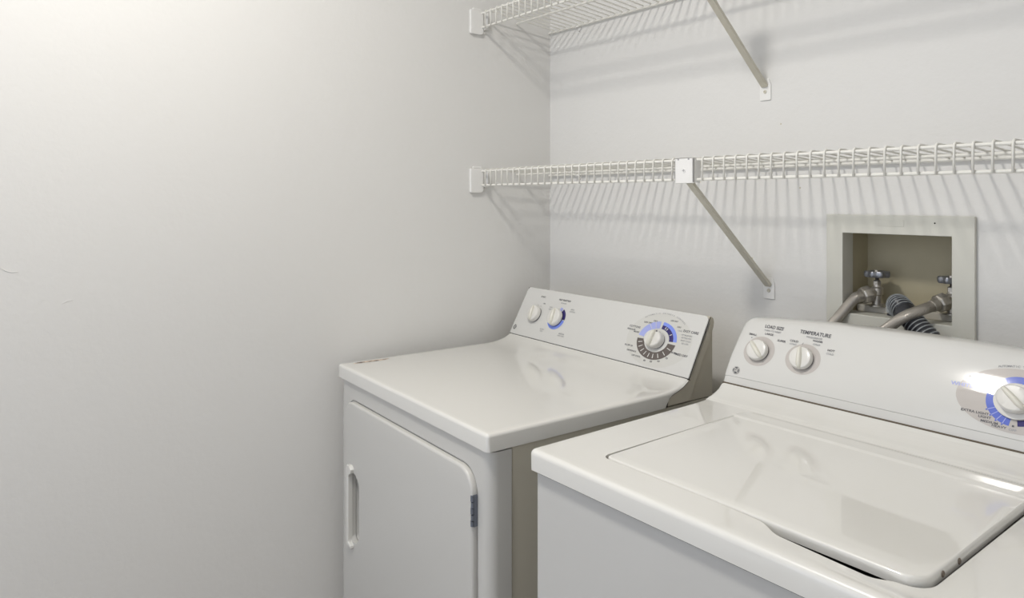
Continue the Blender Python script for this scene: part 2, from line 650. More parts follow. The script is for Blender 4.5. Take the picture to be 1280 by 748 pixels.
# hinge with knuckles
hz0, hz1 = 0.735, 0.7925
bm = bmesh.new()
add_box(bm, 0.6385, 0.6460, -0.0020, 0.006, hz0, hz1)
for k in range(5):
    z0 = hz0 + (hz1 - hz0) * k / 5
    add_lathe(bm, [(0, 0), (0.0038, 0), (0.0038, 0.0098), (0, 0.0098)], Matrix.Translation((0.6420 + 0.0012 * (k % 2), -0.0030, z0 + 0.0008)), 10)
obj('hinge', bm, M_STEEL, door)
# worktop
TD = [(0, .914), (.455, .914), (.472, .9147), (.490, .9165), (.505, .9192), (.518, .9226), (.530, .9272), (.5405, .9335)]


def dskirt(v):
    return interp([(0, .8815), (.468, .8815), (.474, .8965), (.482, .9045), (.495, .909), (.510, .9135), (.525, .920), (.5405, .9295)], v)


bm = worktop_mesh(DW, lambda v: interp(TD, v), .5405, dskirt, 0.007, 0.0255, nu=50)
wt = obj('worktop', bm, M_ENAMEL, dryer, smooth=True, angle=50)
bm = bmesh.new()
add_box(bm, 0.011, 0.675, 0.009, 0.45, 0.8785, 0.8818)
obj('gasket', bm, M_GAP, wt)
# torn sticker residue near the front left corner of the worktop
bm = bmesh.new()
ol = []
for k in range(26):
    a = 2 * pi * k / 26
    ru_ = 0.0075 * (1 + 0.30 * random.uniform(-1, 1))
    ol.append(Vector((0.0255 + ru_ * cos(a) + 0.001 * sin(3 * a), 0.082 + 0.050 * sin(a) * (1 + 0.06 * random.uniform(-1, 1)), 0)))
bm.faces.new([bm.verts.new((p.x, p.y, 0.9143)) for p in ol])
st = obj('sticker_residue', bm, M_STICK, wt)
st['label'] = 'torn brown and tan sticker residue'

# console shell: bezel sides with recessed cheeks
cbv, cbz, ctv, ctz = .5406, .9345, .6150, .1067 * 10 + .0005
prof_out = [(.474, .884), (.547, .884), (.6295, 1.040), (.632, 1.052), (.6300, 1.060), (.624, 1.0655), (.6175, 1.0645), (.5440, .9315), (.5405, .9290), (.525, .9195), (.510, .913), (.495, .9085), (.482, .904), (.4755, .8965)]
prof_in = [(.480, .8815), (.632, .8815), (.632, 1.052), (.6300, 1.060), (.624, 1.0655), (.6175, 1.0645), (.5440, .9315), (.5405, .929), (.525, .919), (.510, .9125), (.495, .908), (.484, .9035)]
bm = bmesh.new()
add_prism(bm, prof_in, lambda p: (0.0065, p[0], p[1]), lambda p: (DW - 0.0065, p[0], p[1]))
shell = obj('console', bm, M_SHELL, dryer, bevel=0.0015, seg=2)
for (a, b_) in ((0.0015, 0.0065), (DW - 0.0065, DW - 0.0015)):
    bm = bmesh.new()
    add_prism(bm, prof_out, lambda p: (a, p[0], p[1]), lambda p: (b_, p[0], p[1]))
    obj('end_trim', bm, M_SHELL, shell, bevel=0.0015, seg=2)
for xs in (0.0010, DW - 0.0010):
    obj('seam', tube([(xs, a, b - 0.0006) for a, b in ((.4715, .8830), (.4745, .8963), (.482, .9043), (.495, .9088), (.510, .9133), (.525, .9198), (.5405, .9292))], 0.0009, 6), M_GAP, shell)
    obj('seam', tube([(xs, .5436, .9330), (xs, .6175, 1.0655)], 0.0009, 6), M_GAP, shell)
# console face panel
tD = Vector((0, ctv - cbv, ctz - cbz))
LD = tD.length
tD.normalize()
nD = Vector((0, -tD.z, tD.y))
OD = Vector((0, cbv, cbz))


def SD(u, s, lift=0.0004):
    return OD + Vector((u, 0, 0)) + tD * s + nD * lift


bm = bmesh.new()
add_prism(bm, rrect(0.0015, DW - 0.0015, 0.0005, LD, (0.002, 0.002, 0.013, 0.013), 6), lambda p: SD(p[0], p[1], 0), lambda p: SD(p[0], p[1], -0.012))
panel = obj('control_panel', bm, M_FACE, dryer, bevel=0.0022)
bm = bmesh.new()
add_prism(bm, rrect(0.0015, DW - 0.0015, -0.0015, 0.0006, 0, 1), lambda p: SD(p[0], p[1], -0.0022), lambda p: SD(p[0], p[1], -0.009))
obj('seam', bm, M_GAP, panel)
emblem(panel, SD, 0.0155, 0.0215, 0.0075, 0.0080)
# timer dial print
DU, DT = 0.559, 0.0705
bm = bmesh.new()
RU, RT = 0.0605, 0.0485
add_disc(bm, lambda u, t: SD(u, t, 0.0002), DU + 0.004, DT + 0.002, 0.100, 0.068, 0, 4, 64)
S2 = lambda u, t: SD(u, t, 0.0005)
S3 = lambda u, t: SD(u, t, 0.0008)
add_ring(bm, S2, DU, DT, 0.83, 1.0, 4, 84, RU, RT, 1)
add_ring(bm, S2, DU, DT, 0.63, 0.83, 4, 84, RU, RT, 2)
add_ring(bm, S2, DU, DT, 0.63, 1.0, 276, 356, RU, RT, 3)
add_ring(bm, S2, DU, DT, 0.61, 1.0, 93, 267, RU, RT, 4)
for a in (112, 134, 155, 173, 189, 205, 221, 238, 254):
    add_ring(bm, S3, DU, DT, 0.70, 0.92, a - 1.3, a + 1.3, RU, RT, 5, 2)
for a in (28, 56, 20):
    add_ring(bm, S3, DU, DT, 0.67, 0.80, a - 1.5, a + 1.5, RU, RT, 5, 2)
add_ring(bm, S2, DU, DT, 0.0, 0.60, 0, 360, RU, RT, 5, 48)
for a in (322, 340):
    add_ring(bm, S3, DU, DT, 0.63, 1.0, a - 0.8, a + 0.8, RU, RT, 6, 2)
print_obj('dial_print', bm, [M_HALO2, M_SKY, M_NAVY, M_LAV, M_GREYRING, M_FACE, M_HALO2], panel)
# ring round the second knob
bm = bmesh.new()
K2U, K2S = 0.181, 0.073
add_ring(bm, S2, K2U, K2S, 0.60, 1.0, 28, 92, 0.0355, 0.0335, 2)
add_ring(bm, S2, K2U, K2S, 0.60, 1.0, 96, 238, 0.0355, 0.0335, 1)
add_ring(bm, S2, K2U, K2S, 0.60, 1.0, 2, 22, 0.0355, 0.0335, 3)
print_obj('knob_ring_print', bm, [M_HALO2, M_SKY, M_NAVY, M_LAV, M_GREYRING, M_FACE, M_HALO2], panel)
# lettering
def word(fn, mats, parent):
    def T(s, u, t, z=0.0065, mi=0, sx=1.2):
        bm = bmesh.new()
        add_text(bm, s, fn, u, t, z, sx=sx)
        print_obj('lettering', bm, [mats[mi]], parent)
    return T


T = word(S2, [M_INK, M_INK2], panel)
T('START', 0.088, 0.128, 0.0062)
T('ON', 0.104, 0.1085, 0.0050)
T('.', 0.094, 0.102, 0.012)
T('.', 0.079, 0.104, 0.012)
T('HEAT SELECTION', 0.186, 0.1285, 0.0072, sx=0.9)
T('DRYNESS', 0.186, 0.1195, 0.0048, 1)
T('LOW', 0.139, 0.1015, 0.0050, 1)
T('HEAT', 0.139, 0.095, 0.0045, 1)
T('HIGH', 0.232, 0.106, 0.0050, 1)
T('COTTON', 0.234, 0.0995, 0.0045, 1)
T('EXTRA', 0.139, 0.033, 0.0046, 1)
T('LOW', 0.139, 0.027, 0.0046, 1)
T('MEDIUM', 0.226, 0.032, 0.0050, 1)
T('EASY CARE', 0.226, 0.026, 0.0044, 1)
T('EASY CARE', 0.6495, 0.1065, 0.0085, sx=1.05)
for k, s in enumerate(('OPTIMUM DRY', 'SETTING FOR', 'MOST LOADS', 'SEE LABEL')):
    T(s, 0.6415 + 0.001 * k, 0.0965 - 0.0068 * k, 0.0048, 1, 1.0)
T('TIMED DRY', 0.643, 0.0485, 0.0075, sx=1.05)
T('COTTONS', 0.4775, 0.094, 0.0070, sx=1.1)
T('REGULAR', 0.469, 0.086, 0.0058, sx=1.1)
T('LESS DRY', 0.5145, 0.1105, 0.0055)
T('DRY', 0.536, 0.1175, 0.0055)
T('MORE', 0.488, 0.0815, 0.0055)
T('LESS DRY', 0.592, 0.1255, 0.0055, sx=1.0)
T('DRY', 0.612, 0.113, 0.0052)
T('CARE', 0.618, 0.1045, 0.0045, 1)
T('FLUFF 20', 0.4795, 0.0445, 0.0058)
T('DEWRINKLE', 0.4945, 0.0325, 0.0055, sx=1.0)
T('OFF COOL', 0.5145, 0.0225, 0.0055, sx=1.1)
T('40', 0.545, 0.0165, 0.0062)
T('50', 0.565, 0.0175, 0.0062)
T('60', 0.587, 0.0225, 0.0062)
T('70', 0.607, 0.0335, 0.0062)
T('80 MIN', 0.6225, 0.050, 0.0058, sx=0.9)
bm = bmesh.new()
add_arc_text(bm, 'AUTOMATIC DRYNESS CONTROL', S2, DU + 0.004, DT + 0.002, 0.093, 0.068, -42, 42, 0.0050, 0)
print_obj('lettering', bm, [M_INK2], panel)
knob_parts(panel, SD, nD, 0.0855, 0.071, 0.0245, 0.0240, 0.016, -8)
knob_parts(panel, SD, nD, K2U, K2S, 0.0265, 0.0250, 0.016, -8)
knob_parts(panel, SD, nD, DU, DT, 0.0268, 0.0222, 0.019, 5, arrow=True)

# ================================================================== WASHER
washer = thing('washing_machine', 'white top-loading washing machine with closed lid, right of the dryer under the wall supply box', 'washing machine',
               (0.8462, -0.7987, 0), -0.009)
bm = bmesh.new()
add_prism(bm, rrect(0.004, 0.682, 0.009, 0.66, (0.012, 0.012, 0, 0), 6), lambda p: (p[0], p[1], 0.02), lambda p: (p[0], p[1], 0.892))
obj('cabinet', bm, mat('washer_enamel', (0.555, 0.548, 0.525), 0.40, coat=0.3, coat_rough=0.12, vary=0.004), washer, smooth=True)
for (x, y) in ((0.05, 0.1), (0.636, 0.1), (0.05, 0.6), (0.636, 0.6)):
    bm = bmesh.new()
    add_lathe(bm, [(0, 0), (0.018, 0), (0.018, 0.02), (0, 0.02)], Matrix.Translation((x, y, 0)), 16)
    obj('leg', bm, M_GAP, washer)
TW = [(0, .930), (.400, .930), (.43, .9302), (.456, .9312), (.4595, .9317), (.4620, .9330), (.4665, .9340), (.4695, .9354), (.482, .9384), (.494, .9425), (.503, .9465), (.510, .9508), (.5145, .9552), (.5165, .9562)]


def wskirt(v):
    return interp([(0, .8964), (.470, .8964), (.490, .905), (.505, .930), (.5165, .949)], v)


def wmod(u, v):   # the deck sits a little lower round the lid's right half
    return -0.010 * sm(0.30, 0.60, u) * sm(0.012, 0.06, v) * (1 - sm(0.38, 0.44, v)) * (1 - sm(0.655, 0.68, u))


bm = worktop_mesh(DW, lambda v: interp(TW, v), .5165, wskirt, 0.0095, 0.0335 - 0.0095, nu=70, zmod=wmod, extra=[a for a, b in TW if a > 0.3] + [.4607, .4677, .507, .512])
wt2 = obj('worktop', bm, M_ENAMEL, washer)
bmg = bmesh.new()
add_box(bmg, 0.009, 0.677, 0.0075, 0.45, 0.8915, 0.8970)
obj('gasket', bmg, M_GAP, washer)
# pocket for the lid, wider at the finger notch in front
LX0, LX1, LY0, LY1 = 0.1035, 0.5725, 0.0695, 0.452
g = 0.0035
out = []
base = rrect(LX0 - g, LX1 + g, LY0 - g, LY1 + g, (0.016, 0.030, 0.014, 0.034), 10)
# insert the notch on the front side (between bl and br corner)
bl_ = base[:11]
rest = base[11:]
notch = []
for k in range(9):
    t = k / 8
    notch.append((0.378 + 0.040 * t, LY0 - g - 0.0165 * sm(0, 1, t)))
for k in range(9):
    t = k / 8
    notch.append((0.520 + 0.030 * t, LY0 - g - 0.0165 * (1 - sm(0, 1, t))))
poly = bl_ + notch + rest
bm = bmesh.new()
add_prism(bm, poly, lambda p: (p[0], p[1], 0.9035), lambda p: (p[0], p[1], 0.99))
apply_bool(wt2, bm)
for p_ in wt2.data.polygons:
    p_.use_smooth = True
wt2.data.set_sharp_from_angle(angle=R(35))
for q in range(len(wt2.data.materials) - 1):
    pass
# dark tub opening seen through the notch
bm = bmesh.new()
add_prism(bm, rrect(LX0 + 0.012, LX1 - 0.012, LY0 - 0.012, LY1 - 0.02, 0.03, 6), lambda p: (p[0], p[1], 0.9037), lambda p: (p[0], p[1], 0.9050))
add_prism(bm, [(0.405, LY0 - 0.011), (0.415, 0.0515), (0.530, 0.0515), (0.542, LY0 - 0.011)], lambda p: (p[0], p[1], 0.9037), lambda p: (p[0], p[1], 0.9050))
obj('tub_opening', bm, M_GAP, wt2)
# lid: thin pan with rolled rim
bm = bmesh.new()
lid_o = rrect(LX0, LX1, LY0, LY1, (0.013, 0.026, 0.012, 0.032), 10)


def inset_pts(pts, d):
    cx = (LX0 + LX1) / 2
    cy = (LY0 + LY1) / 2
    n = len(pts)
    out = []
    for i in range(n):
        a = Vector(pts[i - 1]); b = Vector(pts[i]); c = Vector(pts[(i + 1) % n])
        t = ((b - a).normalized() + (c - b).normalized()).normalized()
        nn = Vector((-t.y, t.x))
        q = b + nn * d
        out.append((q.x, q.y))
    return out


def ztop(v, u):
    return 0.9345 - 0.0033 + 0.0026 * sm(.4040, .4105, v) - 0.0012 * sm(0.25, 0.6, u)


layers = [(0.0, 0.9210), (0.0, 0.9235), (0.0, 0.9275), (0.0004, 0.9315), (0.0013, 0.9331), (0.0027, 0.9341), (0.0045, 0.9345)]
rings = []
for d, z in layers:
    pts = inset_pts(lid_o, d) if d > 0 else lid_o
    rr = []
    for p in pts:
        zz = z + ztop(p[1], p[0]) - 0.9345
        rr.append(bm.verts.new((p[0], p[1], zz)))
    rings.append(rr)
n = len(lid_o)
for a, b_ in zip(rings, rings[1:]):
    for k in range(n):
        bm.faces.new((a[k], a[(k + 1) % n], b_[(k + 1) % n], b_[k]))
f = bm.faces.new(rings[-1])
bm.faces.new(rings[0][::-1])
lid = None
# cut the top n-gon into strips so that it can follow its slight curvature
for yy in [LY0 + 0.02 + 0.012 * k for k in range(36)] + [.4035, .4050, .4065, .4080, .4095, .4110]:
    if yy < LY1 - 0.006:
        bmesh.ops.bisect_plane(bm, geom=bm.verts[:] + bm.edges[:] + bm.faces[:], plane_co=(0, yy, 0), plane_no=(0, 1, 0))
for xx in [LX0 + 0.03 * k for k in range(1, 16)]:
    bmesh.ops.bisect_plane(bm, geom=bm.verts[:] + bm.edges[:] + bm.faces[:], plane_co=(xx, 0, 0), plane_no=(1, 0, 0))
for v_ in bm.verts:
    if v_.co.z > 0.9290 and LX0 + 0.0044 < v_.co.x < LX1 - 0.0044 and LY0 + 0.0044 < v_.co.y < LY1 - 0.0044:
        v_.co.z = ztop(v_.co.y, v_.co.x)
lid = obj('lid', bm, M_ENAMEL, washer, smooth=True, angle=40)
for v in (0.118, 0.163, 0.388):
    bm = bmesh.new()
    add_lathe(bm, [(0, 0), (0.0036, 0), (0.0036, 0.0012), (0.002, 0.0022), (0, 0.0022)], Matrix.Translation((LX1 - 0.0006, v, 0.9235)) @ Matrix.Rotation(pi / 2, 4, 'Y'), 14)
    obj('bumper', bm, M_RUBBER, lid)

# console with bowed top and convex face
PW = [(0.5203, 0.9576), (0.52202, 0.962), (0.52544, 0.9702), (0.52464, 0.9714), (0.52557, 0.9735), (0.531, 0.985), (0.53729, 0.997), (0.54424, 1.009), (0.55188, 1.021), (0.56024, 1.033), (0.56911, 1.045), (0.57843, 1.057), (0.58653, 1.067), (0.59197, 1.0735), (0.59747, 1.0785), (0.60397, 1.0805), (0.61197, 1.081)]


def kz(u):
    zt = 1.081 + .0150 * (1 - ((u - .343) / .343) ** 2)
    r = 0.024
    for d in (u, DW - u):
        if d < r:
            zt -= r - math.sqrt(max(0, r * r - (r - d) ** 2))
    return (zt - .956) / (.125)


def bulge(u, z):   # the face swells a little forward in the middle
    return -0.0025 * (1 - ((u - .343) / .343) ** 2) * sm(.956, .995, z)


def SWz(u, z, lift=0.0004):
    """point on the face at width u and height z"""
    k = kz(u)
    zz = .956 + (z - .956) / k
    tab = [(b, a) for a, b in PW[:14]]
    v = interp(tab, zz) + bulge(u, z)
    dv = (interp(tab, zz + .002) - interp(tab, zz - .002)) / .004
    nn = Vector((0, -1, dv)).normalized()
    return Vector((u, v, z)) + nn * lift


def SW(u, s, lift=0.0004):
    return SWz(u, .9546 + s * .887, lift)


bm = bmesh.new()
ucols = [0.0015 + 0.0 * k for k in range(1)]
ucols = [0.0015, 0.0022, 0.0035, 0.0055, 0.008, 0.011, 0.015, 0.019, 0.024] + [0.024 + (DW - 0.048) * k / 40 for k in range(1, 40)]
ucols = ucols + [DW - x for x in ucols[:9][::-1]]
back = [(.640, 1.080), (.664, 1.074), (.672, 1.062), (.674, 1.03), (.674, .8985), (.485, .8985), (.500, .915), (.512, .935), (.5185, .951)]
grid = []
for u in ucols:
    k = kz(u)
    edge = 0.0
    d = min(u, DW - u) - 0.0015
    if d < 0.0065:   # soft vertical edge
        edge = 0.0065 - math.sqrt(max(0, 0.0065 ** 2 - (0.0065 - d) ** 2))
    col = []
    for (v, z) in PW:
        col.append(bm.verts.new((u, v + edge * 0.8 + bulge(u, z), .956 + (z - .956) * k)))
    for (v, z) in back:
        zz = .956 + (z - .956) * k if z > 1.0 else z
        col.append(bm.verts.new((u, v, zz)))
    grid.append(col)
nc = len(grid[0])
for a, b_ in zip(grid, grid[1:]):
    for k in range(nc):
        k2 = (k + 1) % nc
        bm.faces.new((a[k], b_[k], b_[k2], a[k2]))
bm.faces.new(grid[0])
bm.faces.new(grid[-1][::-1])
wc = obj('console', bm, M_FACE, washer, smooth=True, angle=50)
bm = bmesh.new()
add_box(bm, 0.004, DW - 0.004, 0.5160, 0.535, 0.9515, 0.9578)
obj('seam', bm, mat('seam_brown', (0.13, 0.105, 0.075), 0.8), wc)

emblem(wc, SW, 0.0272, 0.0325, 0.0085, 0.0082)
nW = Vector((0, -.887, .462)).normalized()
W1U, W1S, W2U, W2S, W3U, W3S = 0.0655, 0.0805, 0.1615, 0.0815, 0.5140, 0.0775
bm = bmesh.new()
F1 = lambda u, t: SW(u, t, 0.0003)
F2 = lambda u, t: SW(u, t, 0.0006)
F3 = lambda u, t: SW(u, t, 0.0009)
add_disc(bm, F1, W1U, W1S, 0.0345, 0.0305, 0, 6, 64)
print_obj('knob_halo_print', bm, [M_HALO], wc)
bm = bmesh.new()
add_disc(bm, F1, W2U, W2S, 0.0357, 0.0300, 0, 6, 64)
print_obj('knob_halo_print', bm, [M_HALO], wc)
bm = bmesh.new()
add_disc(bm, F1, W3U, W3S + 0.001, 0.084, 0.0500, 0, 14, 96)
RU, RT = 0.0415, 0.0390
add_ring(bm, F2, W3U, W3S, 0.70, 1.0, 188, 415, RU, RT, 1)
add_ring(bm, F2, W3U, W3S, 0.70, 0.95, 62, 172, RU, RT, 2)
for a in (200, 213, 227, 241, 304):
    add_ring(bm, F3, W3U, W3S, 0.70, 1.0, a - 1.0, a + 1.0, RU, RT, 3, 2)
    add_ring(bm, F3, W3U, W3S, 1.0, 1.07, a - 1.4, a + 1.4, RU, RT, 4, 2)
add_ring(bm, F3, W3U, W3S, 0.93, 1.0, 178, 182, RU, RT, 5, 2)
print_obj('dial_print', bm, [M_HALO, M_BLUEINK, M_NAVY, M_LAV, M_BLUEINK, M_INK], wc)
T = word(F2, [M_INK, M_INK2, M_LAV], wc)
T('LOAD SIZE', 0.0800, 0.1325, 0.0090, sx=1.0)
T('TURN TO RESET', 0.0795, 0.1245, 0.0045, 1)
T('SMALL', 0.0385, 0.1115, 0.0055)
T('LARGE', 0.0745, 0.1175, 0.0055)
T('SUPER', 0.1065, 0.1085, 0.0055)
T('.', 0.0385, 0.108, 0.012)
T('TEMPERATURE', 0.1700, 0.1335, 0.0098, sx=1.0)
T('WASH/RINSE', 0.1705, 0.1255, 0.0048, 1)
T('COLD', 0.1325, 0.1130, 0.0055)
T('COLD', 0.1325, 0.1068, 0.0045, 1)
T('WARM', 0.1795, 0.1200, 0.0055)
T('COLD', 0.1795, 0.1135, 0.0045, 1)
T('HOT', 0.2110, 0.1070, 0.0055)
T('COLD', 0.2110, 0.1005, 0.0045, 1)
T('/', 0.152, 0.1105, 0.0060)
T('WHITES', 0.4385, 0.0895, 0.0085, 2, sx=1.2)
T('RINSE & SPIN', 0.4605, 0.1045, 0.0050)
T('EXTRA LIGHT', 0.4610, 0.0500, 0.0055, sx=1.15)
T('LIGHT', 0.4755, 0.0448, 0.0053)
T('MEDIUM', 0.4825, 0.0385, 0.0053)
T('HEAVY', 0.4960, 0.0345, 0.0053)
T('OFF', 0.5140, 0.0335, 0.0050, 1)
bm = bmesh.new()
add_arc_text(bm, 'AUTOMATIC TEMP CONTROL & WASH TIMER', F2, W3U, W3S + 0.001, 0.087, 0.0535, -22, 52, 0.0045, 0)
print_obj('lettering', bm, [M_INK2], wc)
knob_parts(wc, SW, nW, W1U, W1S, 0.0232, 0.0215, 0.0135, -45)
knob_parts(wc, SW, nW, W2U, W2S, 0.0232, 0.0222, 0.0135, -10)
# timer knob with wide skirt
p = SW(W3U, W3S)
M3 = Matrix(((1, 0, nW.x, p.x), (0, nW.cross(Vector((1, 0, 0))).y, nW.y, p.y), (0, nW.cross(Vector((1, 0, 0))).z, nW.z, p.z), (0, 0, 0, 1)))
bm = bmesh.new()
add_lathe(bm, [(0, 0.0006), (0.0295, 0.0006), (0.0300, 0.0015), (0.0295, 0.0055), (0.028, 0.0062), (0, 0.0062)], M3, 48, 1.03, 0.95)
obj('knob_skirt', bm, M_KNOB, wc, smooth=True)
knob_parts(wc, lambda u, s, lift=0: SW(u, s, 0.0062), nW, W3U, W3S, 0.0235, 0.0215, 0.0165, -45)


# ================================================================== WIRE SHELVES
PITCH = 0.02677
S0 = 0.030
SDY = -0.2798
NW_ = 86
RWIRE = 0.0021


def wire_mesh(name, ztop_, lip, mid, back):
    pts = [(0, -0.0055, ztop_ + 0.0048 - back - 0.004), (0, -0.012, ztop_ + 0.0050 - back)]
    pts += [(0, -0.143, ztop_ + 0.0052 - mid), (0, -0.25, ztop_ + 0.0046), (0, -0.268, ztop_ + 0.0051)]
    for k in range(7):
        a = pi / 2 * k / 6
        pts.append((0, SDY + 0.002 - 0.0072 * sin(a), ztop_ + 0.0052 - 0.0072 * (1 - cos(a))))
    pts.append((0, SDY - 0.0052, ztop_ - lip - 0.002))
    me = bpy.data.meshes.new(name)
    bm = tube(pts, RWIRE, 6)
    bmesh.ops.recalc_face_normals(bm, faces=bm.faces)
    for f in bm.faces:
        f.smooth = True
    bm.to_mesh(me)
    bm.free()
    me.materials.append(M_WIRE)
    return me


def bracket_cover(parent, x0, x1, zb, zt, yf):
    """plastic cover of the diagonal support: hollow sleeve with screw recess"""
    bm = bmesh.new()
    add_box(bm, x0, x1, yf, yf + 0.004, zb, zt)
    add_box(bm, x0, x0 + 0.003, yf, yf + 0.026, zb + 0.001, zt - 0.001)
    add_box(bm, x1 - 0.003, x1, yf, yf + 0.026, zb + 0.001, zt - 0.001)
    add_box(bm, x0, x1, yf, yf + 0.026, zt - 0.003, zt)
    c = obj('bracket_cover', bm, M_BRKT, parent, bevel=0.0012, seg=2)
    bm = bmesh.new()
    xm = (x0 + x1) / 2
    zm = (zb + zt) / 2
    add_lathe(bm, [(0, 0), (0.0055, 0), (0.0048, 0.0010), (0, 0.0012)], Matrix.Translation((xm, yf, zm)) @ Matrix.Rotation(pi / 2, 4, 'X'), 18)
    obj('screw', bm, M_BRKT, c, smooth=True)
    bm = bmesh.new()
    add_box(bm, xm - 0.0032, xm + 0.0032, yf - 0.0016, yf - 0.0011, zm - 0.0006, zm + 0.0006)
    add_box(bm, xm - 0.0006, xm + 0.0006, yf - 0.00165, yf - 0.0011, zm - 0.0032, zm + 0.0032)
    obj('screw_slot', bm, M_INK2, c)
    for xx in (x0 + 0.010, x1 - 0.012):
        obj('vent_notch', box(xx - 0.002, xx + 0.002, yf - 0.0003, yf + 0.001, zt - 0.005, zt - 0.0022), M_INK2, c)
    return c


def support(parent, xc, ztop_, lip, wall_z0, wall_z1, xplate, cover=True):
    zb = ztop_ - lip
    # channel strut
    a = Vector((xc, SDY + 0.008, zb - 0.004))
    b = Vector((xplate, -0.004, wall_z1 - 0.012))
    d = (b - a).normalized()
    sx = Vector((1, 0, 0))
    nn = d.cross(sx).normalized()
    bm = bmesh.new()
    w2, th = 0.0075, 0.0018
    for (u0, u1, n0, n1) in ((-w2, w2, -th, 0.006),):
        vs = []
        for q in (a, b):
            for (uu, vv) in ((u0, n0), (u1, n0), (u1, n1), (u0, n1)):
                vs.append(bm.verts.new(q + sx * uu + nn * vv))
        for f in ((0, 1, 2, 3), (7, 6, 5, 4), (0, 4, 5, 1), (1, 5, 6, 2), (2, 6, 7, 3), (3, 7, 4, 0)):
            bm.faces.new([vs[i] for i in f])
    s = obj('support_strut', bm, M_STRUT, parent)
    # foot plate with clipped top corners and a screw
    bm = bmesh.new()
    x0, x1 = xplate - 0.0145, xplate + 0.0145
    z0, z1 = wall_z0, wall_z1 + 0.004
    pl = [(x0, z0), (x0 + 0.002, z0 - 0.001), (x1 - 0.002, z0 - 0.001), (x1, z0), (x1, z1 - 0.014), (x1 - 0.006, z1), (x0 + 0.006, z1), (x0, z1 - 0.014)]
    add_prism(bm, pl, lambda p: (p[0], -0.0035, p[1]), lambda p: (p[0], 0.0, p[1]))
    fpz = obj('foot_plate', bm, M_BRKT, s, bevel=0.0008, seg=2)
    bm = bmesh.new()
    zz = (z0 * 0.58 + wall_z1 * 0.42)
    add_lathe(bm, [(0.0045, 0), (0.0040, 0.0018), (0.002, 0.0022), (0.0016, 0.0010), (0, 0.0010)], Matrix.Translation((xplate, -0.0035, zz)) @ Matrix.Rotation(pi / 2, 4, 'X'), 16)
    obj('screw', bm, M_STRUT, s, smooth=True)
    if cover:
        bracket_cover(parent, xc - 0.0246, xc + 0.0246, zb - 0.008, ztop_ + 0.005, SDY - 0.0145)


def end_bracket(parent, x, sgn, ztop_, lip):
    """cup fixed to a side wall that carries the shelf's front corner"""
    zb = ztop_ - lip
    bm = bmesh.new()
    X = lambda a: x + sgn * a
    # wall plate, rounded lower front corner
    pts = rrect(-0.3215, -0.275, zb - 0.0225, ztop_ + 0.0075, (0.004, 0.010, 0.003, 0.002), 5)
    add_prism(bm, pts, lambda p: (X(0), p[0], p[1]), lambda p: (X(0.0095), p[0], p[1]))
    o = obj('end_bracket', bm, M_BRKT, parent, bevel=0.0015, seg=2)
    bm = bmesh.new()
    add_box(bm, *sorted((X(0), X(0.006))), -0.311, -0.279, ztop_ + 0.0075, ztop_ + 0.0145)
    obj('tab', bm, M_BRKT, o, bevel=0.002, seg=2)
    bm = bmesh.new()
    add_box(bm, *sorted((X(0.0), X(0.016))), -0.276, -0.262, zb - 0.006, zb - 0.001)
    add_box(bm, *sorted((X(0.0), X(0.016))), -0.264, -0.261, zb - 0.006, ztop_ + 0.003)
    obj('cup', bm, M_BRKT, o, bevel=0.0008, seg=2)
    bm = bmesh.new()
    add_lathe(bm, [(0.0045, 0), (0.0045, 0.003), (0, 0.004)], Matrix.Translation((X(0.001), -0.269, zb - 0.013)) @ Matrix.Rotation(sgn * pi / 2, 4, 'Y'), 12)
    obj('anchor', bm, M_BRKT, o, smooth=True)


def shelf(label, ztop_, lip, mid, back, sup_x, plate, clips, name='wire_shelf'):
    root = thing(name, label, 'shelf', (0, 0, 0), 0, None)
    root.location = (RX / 2, SDY, ztop_ - lip)
    off = Vector(root.location)
    holder = []
    me = wire_mesh('wire', ztop_, lip, mid, back)
    for k in range(NW_):
        o = bpy.data.objects.new('wire', me)
        C.objects.link(o)
        o.location = (S0 + PITCH * k, 0, 0)
        if sup_x - 0.022 < o.location.x < sup_x + 0.022:
            pass
        holder.append(o)
    rr = 0.0032
    for (y, z, r_) in ((SDY, ztop_, rr), (SDY, ztop_ - lip, rr), (-0.143, ztop_ - mid, rr), (-0.0085, ztop_ - back, rr * 0.95)):
        holder.append(obj('rod', tube([(0.004, y, z), (RX * 0.5, y, z), (RX - 0.004, y, z)], r_, 10), M_WIRE, smooth=True))
    for x in clips:   # wall clips under the back rod
        bm = bmesh.new()
        add_box(bm, x - 0.006, x + 0.006, -0.014, 0, ztop_ - back - 0.0055, ztop_ - back - 0.0025)
        add_lathe(bm, [(0.0065, 0), (0.006, 0.004), (0.003, 0.005), (0, 0.005)], Matrix.Translation((x, 0, ztop_ - back - 0.0095)) @ Matrix.Rotation(pi / 2, 4, 'X'), 14)
        holder.append(obj('wall_clip', bm, M_BRKT, smooth=True))
    tmp = bpy.data.objects.new('tmp', None)
    before = set(bpy.data.objects)
    support(root, sup_x, ztop_, lip, plate[1], plate[2], plate[0])
    end_bracket(root, 0.0, 1, ztop_, lip)
    end_bracket(root, RX, -1, ztop_, lip)
    bpy.data.objects.remove(tmp)
    new = [o for o in bpy.data.objects if o not in before and o.parent == root]
    for o in new:
        o.location = Vector(o.location) - off
    for o in holder:
        o.parent = root
        o.location = Vector(o.location) - off
    return root


shelf('lower white wire shelf with a square front cover plate, just above the two machines', 1.4205, 0.0425, 0.0075, 0.0080, 0.7652, (0.7890, 1.0987, 1.1440), (0.1395, 0.7911, 1.42, 2.05))
shelf('upper white wire shelf at the top edge of the photo, seen from below', 1.8943, 0.0423, 0.0090, 0.0205, 0.7652, (0.7795, 1.5740, 1.6205), (0.1395, 0.7911, 1.42, 2.05))

